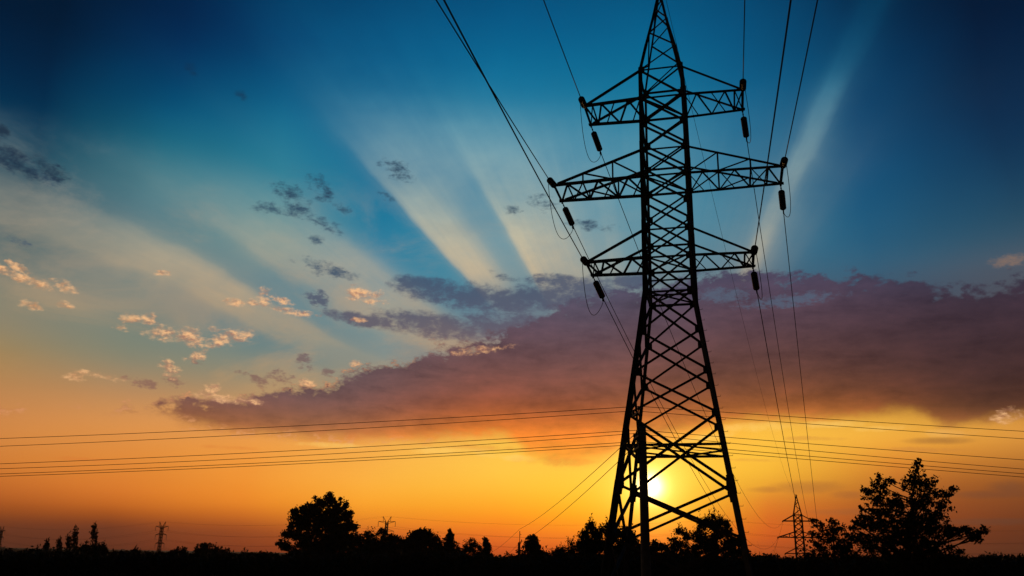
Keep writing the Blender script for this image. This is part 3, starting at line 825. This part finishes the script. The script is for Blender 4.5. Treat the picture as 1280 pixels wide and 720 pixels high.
def tree(name, label, D, base_x, lobes, leaf=.16, clump=.38, per=34, dens=1.0, material=None, group=None, cat='tree', trunk_r=None, depth=.8, limbs=True, spiky=0.0, fill=.55):
    """lobes: (x, y, rx, ry) as surveyed, each placed at its real distance and size"""
    r = np.random.default_rng(abs(hash((round(base_x * 7), round(D * 3), len(lobes)))) % (2 ** 31))
    B = at(base_x, 700, D); B.z = tz(B.x, B.y)
    root = empty(name, B); tag(root, label, cat, group)
    Bn = np.array(B); rad = Vector((B.x, B.y, 0)).normalized(); tan_v = Vector((rad.y, -rad.x, 0))
    k = mpp(at(base_x, 680, D)); L = []
    width = max(l[0] + l[2] for l in lobes) - min(l[0] - l[2] for l in lobes)
    for (x, y, rx, ry) in lobes:
        P = np.array(at(x, y, D)); off = r.uniform(-.22, .22) * max(0, width - 2 * rx) * k
        sc_ = 1 + off / D; P = np.array((P[0] * sc_, P[1] * sc_, CAMZ + (P[2] - CAMZ) * sc_))
        L.append((P, rx * k, ry * k))
    T = np.array(tan_v); Rr = np.array(rad); Cs = []; LC = []
    ci = []
    for P, rx, ry in L:
        cl_ = min(clump, .75 * min(rx, ry) + .04)
        nc = max(6, int(dens * 3.4 * (rx * ry + .35 * rx * rx) / (cl_ * cl_)))
        d = r.normal(size=(nc, 3)); d /= np.linalg.norm(d, axis=1)[:, None]; q = r.uniform(fill, 1.0, nc) ** .6
        q = np.clip(q * (1 + r.normal(0, .10, nc)), 0, 1.14)
        c = P + T * (d[:, :1] * q[:, None] * rx) + Rr * (d[:, 1:2] * q[:, None] * rx * depth) + np.array((0, 0, 1.)) * (d[:, 2:] * q[:, None] * ry)
        Cs.append(c); LC.append(c); ci.append(np.full(len(c), cl_))
    C = np.concatenate(Cs); g = [tz(a, b) for a, b in C[:, :2][:: max(1, len(C) // 50)]]
    ci = np.concatenate(ci)[C[:, 2] > min(g) + .3]; C = C[C[:, 2] > min(g) + .3]
    n = np.maximum(4, (per * (.35 + .65 * (ci / clump) ** 2) * r.uniform(.5, 1.5, len(C))).astype(int)); cc = np.repeat(C, n, axis=0)
    cs = np.repeat(ci * r.uniform(.5, 1.15, len(C)), n)[:, None]
    pts = cc + r.normal(size=cc.shape) * cs * (.5, .5, .42)
    V = leaf_quads(pts, leaf, r)
    if spiky:                                     # bare shoots poking out
        m_ = r.choice(len(C), int(len(C) * spiky)); st = C[m_]; h_ = clump * r.uniform(1, 2.6, len(m_)); 
        sh = np.concatenate([st + np.stack([r.normal(0, .06, len(m_)), r.normal(0, .06, len(m_)), h_ * t], 1) for t in np.linspace(.2, 1, 6)])
        V = np.concatenate([V, leaf_quads(sh, leaf * .9, r, up=1.2)])
    np_mesh('crown', V - Bn, material or LEAF, root)
    # trunk, limbs to every lobe, branches to clumps
    mb = MB(); ctr = C.mean(0); top = max(p[2] + ry * .3 for p, _, ry in L); Ht = top - B.z
    tr = trunk_r or max(.06, Ht * .018)
    topP = max(L, key=lambda l: l[0][2])[0]
    fork = Bn + np.array((0, 0, Ht * .22)); fork[:2] += (ctr[:2] - Bn[:2]) * .2
    stem = [fork + (topP - fork) * t + np.array((0, 0, 0)) + r.normal(0, .012 * Ht, 3) * (1, 1, 0) * math.sin(math.pi * t) for t in np.linspace(0, 1, 7)]
    mb.tube([Bn - (0, 0, .4), Bn + (fork - Bn) * .5 + r.normal(0, .03, 3)] + stem, [tr * 1.25, tr] + list(tr * (.85 - .78 * np.linspace(0, 1, 7))), 8)
    tk = mb.build('trunk', BARK, root, True); tk.data.transform(Matrix.Translation(-B))
    if limbs:
        mb = MB()
        for P, rx, ry in L:
            hz_ = math.hypot(P[0] - fork[0], P[1] - fork[1]); zt = min(max(P[2] - hz_ * .75, fork[2]), topP[2] - .5)
            q_ = (zt - fork[2]) / max(.1, topP[2] - fork[2]); s0 = fork + (topP - fork) * q_; lr = tr * (.22 + .3 * (1 - q_)) * min(1, .35 + ry / 1.5)
            mid = (s0 + P) / 2 + r.normal(0, .07, 3) * hz_ + (0, 0, -.06 * hz_); tip = P + (P - mid) * .10 + np.array((0, 0, ry * .1))
            mb.tube([s0, mid, P, tip], [lr, lr * .75, lr * .4, lr * .1], 6)
            own = C[np.linalg.norm((C - P) / (rx, rx, ry), axis=1) < 1.2] if len(C) else []
            if len(own):
                for c in own[r.choice(len(own), min(len(own), 14), replace=False)]:
                    st = mid + (P - mid) * r.uniform(.2, 1.2); md = (st + c) / 2 + r.normal(0, .05, 3); mb.tube([st, md, c], [lr * .3, lr * .2, .008], 4)
        lb_ = mb.build('limbs', BARK, root, True); lb_.data.transform(Matrix.Translation(-B))
    return root


def conifer(name, label, D, x, ytop, ybase_w, group=None, layers=11, pine=False, topw=.06, seed=0):
    r = np.random.default_rng(100 + seed); B = at(x, 700, D); Tp = at(x, ytop, D); B.z = tz(B.x, B.y); Bn = np.array(B)
    root = empty(name, B); tag(root, label, 'tree', group); H = Tp.z - B.z; Rb = ybase_w * mpp(Tp)
    mb = MB(); mb.tube([(0, 0, -.3), (0, 0, H * .5), (0, 0, H)], [H * .016, H * .011, .02], 8); mb.build('trunk', BARK, root, True)
    pts = []; bb = MB()
    nb_all = layers * 11
    for i in range(nb_all):
        t = (i + r.uniform(0, 1)) / nb_all; tier = .5 + .5 * math.cos(2 * math.pi * t * layers * 1.5 + .6 * math.sin(i * 2.399))
        z = H * (.08 + .90 * t); R_ = Rb * ((1 - t) ** .85 + topw) * (.42 + .58 * tier); a = i * 2.399 + r.uniform(-.3, .3); Rl = R_ * r.uniform(.7, 1.15)
        dz = (-.30 if not pine else .08) * Rl; e = np.array((math.cos(a) * Rl, math.sin(a) * Rl, z + dz)); s0 = np.array((0, 0, z + .12 * Rl)); m_ = (s0 + e) / 2 + (0, 0, -.05 * Rl)
        bb.tube([s0, m_, e + (0, 0, .08 * Rl)], [.05, .035, .012], 4)
        n = int(30 + 55 * Rl); tt = r.uniform(.1, 1.03, n) ** .8; c = s0[None] * (1 - tt)[:, None] + e[None] * tt[:, None]
        wv = (.10 + .16 * Rl * (1 - tt * .6))[:, None] * (1, 1, .45 if not pine else .7); c = c + r.normal(size=(n, 3)) * wv * .6; c[:, 2] -= abs(r.normal(0, .09, n)); pts.append(c)
    tz_ = np.linspace(H * .9, H * 1.0, 40); pts.append(np.stack([r.normal(0, .05, 40), r.normal(0, .05, 40), tz_], 1))
    np_mesh('crown', leaf_quads(np.concatenate(pts), .20 if not pine else .24, r), NEEDLE, root); bb.build('limbs', BARK, root)
    return root


# the big broadleaf on the right, shoots of leaves reaching left, right and up
tree('broadleaf_tree', 'big leafy tree on the right with a pointed top and branches reaching right', 58, 1130, [
    (1146, 583, 4, 10), (1145, 598, 8, 10), (1138, 597, 5, 5), (1152, 612, 14, 12), (1132, 606, 5, 9), (1161, 605, 7, 9), (1165, 622, 14, 10), (1148, 634, 18, 16), (1182, 617, 9, 5), (1192, 613, 6, 4), (1181, 632, 11, 6), (1170, 643, 14, 9),
    (1097, 596, 4.5, 5), (1099, 606, 10, 9), (1112, 601, 5, 7), (1083, 613, 7, 4), (1092, 620, 13, 9), (1116, 620, 9, 13), (1104, 635, 18, 14), (1127, 640, 12, 16), (1076, 634, 3, 5), (1078, 645, 7, 7), (1090, 652, 16, 12), (1072, 655, 8, 8),
    (1112, 664, 26, 16), (1146, 660, 28, 16), (1175, 664, 18, 12), (1082, 676, 20, 14), (1125, 688, 40, 20), (1165, 688, 26, 18), (1195, 668, 7, 4), (1205, 664, 9, 5), (1214, 668, 10, 7), (1228, 664, 7, 4), (1222, 673, 8, 5), (1188, 660, 8, 4), (1200, 690, 6, 4), (1066, 660, 5, 3)],
    leaf=.17, clump=.30, per=22, dens=1.05, trunk_r=.24, fill=.25)
tree('broadleaf_tree', 'lower leafy tree between the small distant pylon and the big right tree', 55, 1045, [
    (1040, 651, 5, 5), (1041, 661, 10, 8), (1018, 651, 5, 3), (1025, 657, 7, 4), (1054, 662, 7, 6), (1062, 668, 6, 8), (1033, 670, 13, 9), (1050, 678, 15, 11), (1022, 680, 10, 6), (1016, 693, 10, 7), (1040, 692, 22, 12), (1062, 690, 12, 12), (1017, 667, 5, 3)],
    leaf=.16, clump=.28, per=20, dens=1.0, trunk_r=.13, fill=.25)
# the tree right of the sun, behind the pylon's right leg
tree('broadleaf_tree', 'feathery tree right of the sun behind the right pylon leg', 74, 888, [
    (894, 652, 12, 10), (880, 655, 10, 8), (900, 664, 16, 12), (876, 669, 14, 12), (858, 670, 8, 8), (851, 664, 7, 5), (847, 682, 12, 11), (862, 690, 18, 14), (890, 684, 24, 16), (914, 678, 12, 9), (920, 691, 16, 12), (905, 655, 6, 6), (838, 692, 8, 8)],
    leaf=.18, clump=.32, per=26, dens=1.25, spiky=.35, fill=.1)
# shrubs and trees behind the left legs of the pylon
tree('broadleaf_tree', 'bushy tree against the left legs of the big pylon', 66, 742, [
    (741, 659, 8, 8), (732, 668, 9, 9), (748, 671, 12, 12), (727, 681, 9, 7), (742, 688, 22, 14), (738, 657, 4, 5)], leaf=.18, clump=.30, per=28, dens=1.4, spiky=.35, fill=.1)
tree('broadleaf_tree', 'dark dense tree filling the foot of the big pylon around the concrete pole', 68, 778, [
    (768, 664, 13, 9), (782, 668, 10, 9), (764, 680, 14, 14), (788, 680, 12, 12), (776, 692, 26, 14), (800, 690, 10, 12), (758, 661, 5, 6)], leaf=.18, clump=.30, per=30, dens=1.4, spiky=.25, fill=.1)
tree('broadleaf_tree', 'small round topped tree just right of the concrete pole', 64, 815, [
    (818, 682, 9, 7), (826, 686, 7, 7), (812, 690, 12, 10), (824, 697, 12, 8), (808, 680, 6, 6)], leaf=.17, clump=.27, per=28, dens=1.3, fill=.1)
# the round tree at the left
tree('broadleaf_tree', 'large round dark tree left of centre with small gaps of sky', 118, 402, [
    (413, 627, 10, 9), (398, 631, 13, 10), (425, 633, 10, 9), (384, 639, 12, 10), (367, 641, 7, 7), (411, 645, 24, 14), (434, 645, 9, 9), (376, 652, 16, 12), (395, 659, 24, 14), (425, 659, 20, 14), (440, 657, 9, 8), (366, 668, 13, 9), (385, 676, 22, 14), (420, 677, 24, 14), (440, 676, 12, 12), (352, 679, 6, 4), (359, 685, 9, 7), (400, 692, 44, 16)],
    leaf=.32, clump=.50, per=30, dens=1.15, trunk_r=.3, fill=.1)
# row beyond it
tree('broadleaf_tree', 'low ragged tree immediately right of the large round tree', 112, 462, [(461, 668, 7, 6), (452, 676, 8, 7), (464, 679, 12, 10), (455, 690, 20, 12)], leaf=.28, clump=.42, per=26, dens=1.2, fill=.1)
tree('broadleaf_tree', 'ragged tree under the horned pylon in the left row', 112, 482, [(476, 667, 7, 6), (488, 674, 7, 6), (478, 678, 12, 10), (482, 690, 20, 12)], leaf=.28, clump=.42, per=26, dens=1.2, fill=.1)
tree('broadleaf_tree', 'low flat topped tree between the horned pylon and the wide crown', 114, 502, [(496, 674, 7, 6), (506, 675, 6, 6), (501, 684, 14, 10), (502, 694, 18, 8)], leaf=.28, clump=.42, per=26, dens=1.2, fill=.1)
tree('broadleaf_tree', 'wide rounded tree in the left row beside the spruce', 110, 527, [(523, 666, 9, 6), (536, 667, 9, 6), (517, 672, 7, 7), (530, 675, 18, 10), (544, 674, 5, 6), (528, 688, 26, 14)], leaf=.28, clump=.42, per=28, dens=1.3, fill=.1)
conifer('spruce_tree', 'pointed spruce with drooping layered branches', 88, 561, 660.5, 36, layers=10, seed=1)
tree('broadleaf_tree', 'small pointed tree right of the spruce', 90, 590, [(590, 677, 4, 4), (587, 682, 7, 6), (595, 684, 7, 6), (590, 692, 14, 10)], leaf=.2, clump=.32, per=22, trunk_r=.12)
tree('columnar_tree', 'narrow upright tree beside the sloping wires', 92, 608, [(608, 677, 3.5, 5), (608, 685, 5, 8), (608, 696, 7, 10)], leaf=.22, clump=.3, per=34, dens=1.6, trunk_r=.1, cat='tree', fill=.1)
conifer('pine_tree', 'layered pine right of the small distant pole', 84, 666, 668, 33, layers=7, pine=True, topw=.16, seed=5)
tree('shrub', 'round shrub left of the small distant pole', 86, 638, [(638, 698, 9, 6), (630, 702, 10, 6), (645, 700, 8, 6)], leaf=.17, clump=.28, per=18, cat='shrub', limbs=False, trunk_r=.06)
tree('shrub', 'bare topped shrub right of the pine', 80, 690, [(690, 696, 7, 5), (683, 700, 9, 6), (695, 701, 9, 7)], leaf=.16, clump=.28, per=18, cat='shrub', limbs=False, spiky=.5, trunk_r=.06)
tree('shrub', 'spiky tall shrub between the pine and the big pylon', 72, 708, [(706, 690, 9, 6), (716, 686, 8, 7), (722, 692, 10, 10), (708, 698, 18, 8)], leaf=.15, clump=.26, per=18, cat='shrub', limbs=False, spiky=1.0, trunk_r=.06)
tree('shrub', 'low shrub right of the foot of the big pylon', 70, 965, [(966, 699, 8, 5), (952, 703, 12, 6), (975, 704, 14, 6), (963, 695, 4, 3)], leaf=.15, clump=.26, per=18, cat='shrub', limbs=False, trunk_r=.06)
tree('shrub', 'tiny shrub at the far right above the dark bank', 78, 1239, [(1239, 699, 5, 3.5), (1232, 703, 10, 4), (1248, 703, 10, 4)], leaf=.15, clump=.26, per=18, cat='shrub', limbs=False, trunk_r=.05)
for (x, y, rx, ry, D_, lb) in [(512, 684, 14, 9, 104, 'bushy shrub filling the gap left of the wide rounded tree'), (549, 686, 9, 9, 96, 'shrub between the wide rounded tree and the spruce'), (575, 691, 9, 7, 94, 'shrub between the spruce and the small pointed tree'), (490, 687, 14, 8, 104, 'shrub below the horned pylon in the row of trees'), (467, 686, 10, 8, 104, 'shrub at the right foot of the large round tree'), (599, 692, 6, 6, 93, 'shrub at the foot of the narrow upright tree'), (676, 693, 9, 6, 80, 'shrub at the right foot of the pine'), (700, 691, 8, 7, 76, 'twiggy shrub left of the spiky tall shrub'), (838, 694, 9, 7, 70, 'shrub between the round topped tree and the feathery tree'), (940, 700, 12, 6, 70, 'low shrub touching the right leg of the big pylon')]:
    tree('shrub', lb, D_, x, [(x, y, rx, ry), (x - rx * .6, y + ry * .5, rx * .7, ry * .8), (x + rx * .5, y + ry * .6, rx * .8, ry * .8)], leaf=.2, clump=.32, per=26, dens=1.2, cat='shrub', group='shrubs filling the tree line', limbs=False, spiky=.35, trunk_r=.06, fill=.1)
# left part of the horizon
pop = [(58, 677, 2.5, 'first slim poplar from the left edge'), (74, 675, 2.5, 'second slim poplar from the left edge'), (86, 671.5, 2.8, 'third slim poplar from the left edge'), (93.5, 661, 2.8, 'fourth and taller slim poplar from the left edge'), (118, 655.5, 3.0, 'tallest slim poplar rising out of bushes')]
for (x, yt, w_, lb) in pop:
    n = 5; lob = [(x, yt + (692 - yt) * (i + .5) / n, w_ * (.7 + .4 * math.sin(math.pi * (i + .6) / n)), (692 - yt) / n * .72) for i in range(n)]
    tree('poplar_tree', lb, 180, x, lob, leaf=.34, clump=.42, per=12, dens=1.5, group='slim poplars on the left horizon', trunk_r=.12, spiky=.3, limbs=False)
for (x, y, rx, ry, lb, sh) in [(10, 688, 6, 5, 'small dark bush at the left edge', 0), (46, 689, 8, 5, 'low ragged bush left of the poplars', .4), (105, 683, 5, 8, 'slim bush left of the tallest poplar', .2), (127, 683, 5, 7, 'bush right of the tallest poplar', .2), (115, 687, 16, 8, 'wide bush at the foot of the tallest poplar', .3),
                               (163, 691, 8, 5, 'low bush left of a pointed one', 0), (172, 687, 4, 6, 'pointed bush between the tallest poplar and the horned pylon', .2), (185, 690, 3, 5, 'thin bush just left of the horned pylon', 0), (226, 689, 10, 7, 'round bush just right of the horned pylon', 0), (258, 685, 13, 9, 'wide lumpy bush at the left with a flat top', .1), (276, 688, 10, 7, 'lower shoulder bush right of the wide lumpy one', 0), (304, 692, 5, 6, 'small pointed bush before the large round tree', .3), (143, 692, 10, 4, 'flat bush right of the poplars', 0), (75, 691, 16, 4, 'flat bush under the slim poplars', .2), (26, 691, 14, 4, 'flat bush near the left edge', 0), (205, 694, 10, 4, 'flat bush under the horned pylon', 0), (292, 695, 12, 4, 'flat bush beside the lumpy ones', 0), (335, 694, 14, 6, 'hazy round bush at the foot of the large round tree', 0)]:
    y += 2.5; ry *= .85
    tree('bush', lb, 150, x, [(x, y, rx, ry), (x - rx * .4, y + ry * .5, rx * .8, ry), (x + rx * .4, y + ry * .6, rx * .8, ry)], leaf=.3, clump=.42, per=16, dens=1.3, group='bushes along the left horizon', cat='bush', limbs=False, spiky=sh, trunk_r=.08)


# thicket in front of everything along the edge of the slope
def thicket():
    prof = [(-250, 695), (0, 696), (150, 697), (300, 699), (345, 699), (450, 697), (560, 697), (600, 699), (625, 703), (660, 702), (700, 699), (750, 697), (830, 698), (860, 700), (940, 702), (1010, 703), (1060, 702), (1150, 700), (1200, 701), (1240, 701), (1290, 701), (1500, 702)]
    r = np.random.default_rng(3); xs = r.uniform(-230, 1480, 9000); V = []
    cl = []
    for x in xs:
        D = r.uniform(56, 90); yt = np.interp(x, [a for a, _ in prof], [b for _, b in prof]) + 2.2 * math.sin(x * .11) + 1.5 * math.sin(x * .043 + D) + abs(r.normal(0, 2.5))
        P = at(x, yt, D); g = tz(P.x, P.y); n = max(1, int((P.z - g) / .55)); k = r.uniform(0, 1)
        cl.append((P.x, P.y, P.z - (P.z - g) * (k * k))); cl.append((P.x, P.y, P.z)); cl.append((P.x, P.y, P.z - (P.z - g) * .22)); cl.append((P.x, P.y, P.z - (P.z - g) * .5))
    C = np.array(cl); cc = np.repeat(C, 13, axis=0); pts = cc + r.normal(size=cc.shape) * (.34, .34, .16)
    tag(np_mesh('undergrowth', leaf_quads(pts, .20, r), WEED), 'dark tangled undergrowth along the bottom of the view', 'undergrowth', kind='stuff')


thicket()


def far_woods():
    r = np.random.default_rng(9); C = []
    for D0, n, h in ((620, 900, 3.5), (1100, 900, 4.5), (1900, 1000, 5.0), (2900, 1000, 6.0)):
        az = r.uniform(-44, 44, n); D = D0 * r.uniform(.85, 1.2, n); x = D * np.sin(np.radians(az)); y = D * np.cos(np.radians(az)); g = terrain(x, y)
        hh = h * r.uniform(.45, 1.0, n) * (.75 + .35 * np.sin(az * .9 + D0) + .2 * np.sin(az * 2.3)); 
        for t in np.linspace(.15, 1, 5): C.append(np.stack([x, y, g + hh * t, np.full(n, D0 / 520.)], 1))
    C = np.concatenate(C); cc = np.repeat(C, 14, axis=0); s = cc[:, 3:4]; pts = cc[:, :3] + r.normal(size=(len(cc), 3)) * s * (1.5, 1.5, .35)
    V = leaf_quads(pts, cc[:, 3] * 1.0, r)
    tag(np_mesh('distant_woods', V, LEAF), 'far off dark woods along the horizon', 'woods', kind='stuff')


far_woods()


def haze():
    mb = MB(); x0, x1, y0, y1, z0, z1 = -3000, 3000, -300, 3600, -14.5, 70
    V = [(x, y, z) for z in (z0, z1) for y in (y0, y1) for x in (x0, x1)]
    mb.add(V, [(0, 2, 3, 1), (4, 5, 7, 6), (0, 1, 5, 4), (2, 6, 7, 3), (0, 4, 6, 2), (1, 3, 7, 5)])
    hm = bpy.data.materials.new('evening_haze'); hm.use_nodes = True; nt = hm.node_tree; nt.nodes.clear()
    pv = nt.nodes.new('ShaderNodeVolumePrincipled'); pv.inputs['Color'].default_value = (.85, .72, .62, 1); pv.inputs['Density'].default_value = HZD; pv.inputs['Anisotropy'].default_value = .4
    ou = nt.nodes.new('ShaderNodeOutputMaterial'); nt.links.new(pv.outputs[0], ou.inputs['Volume'])
    tag(mb.build('haze', hm), kind='stuff')


haze()
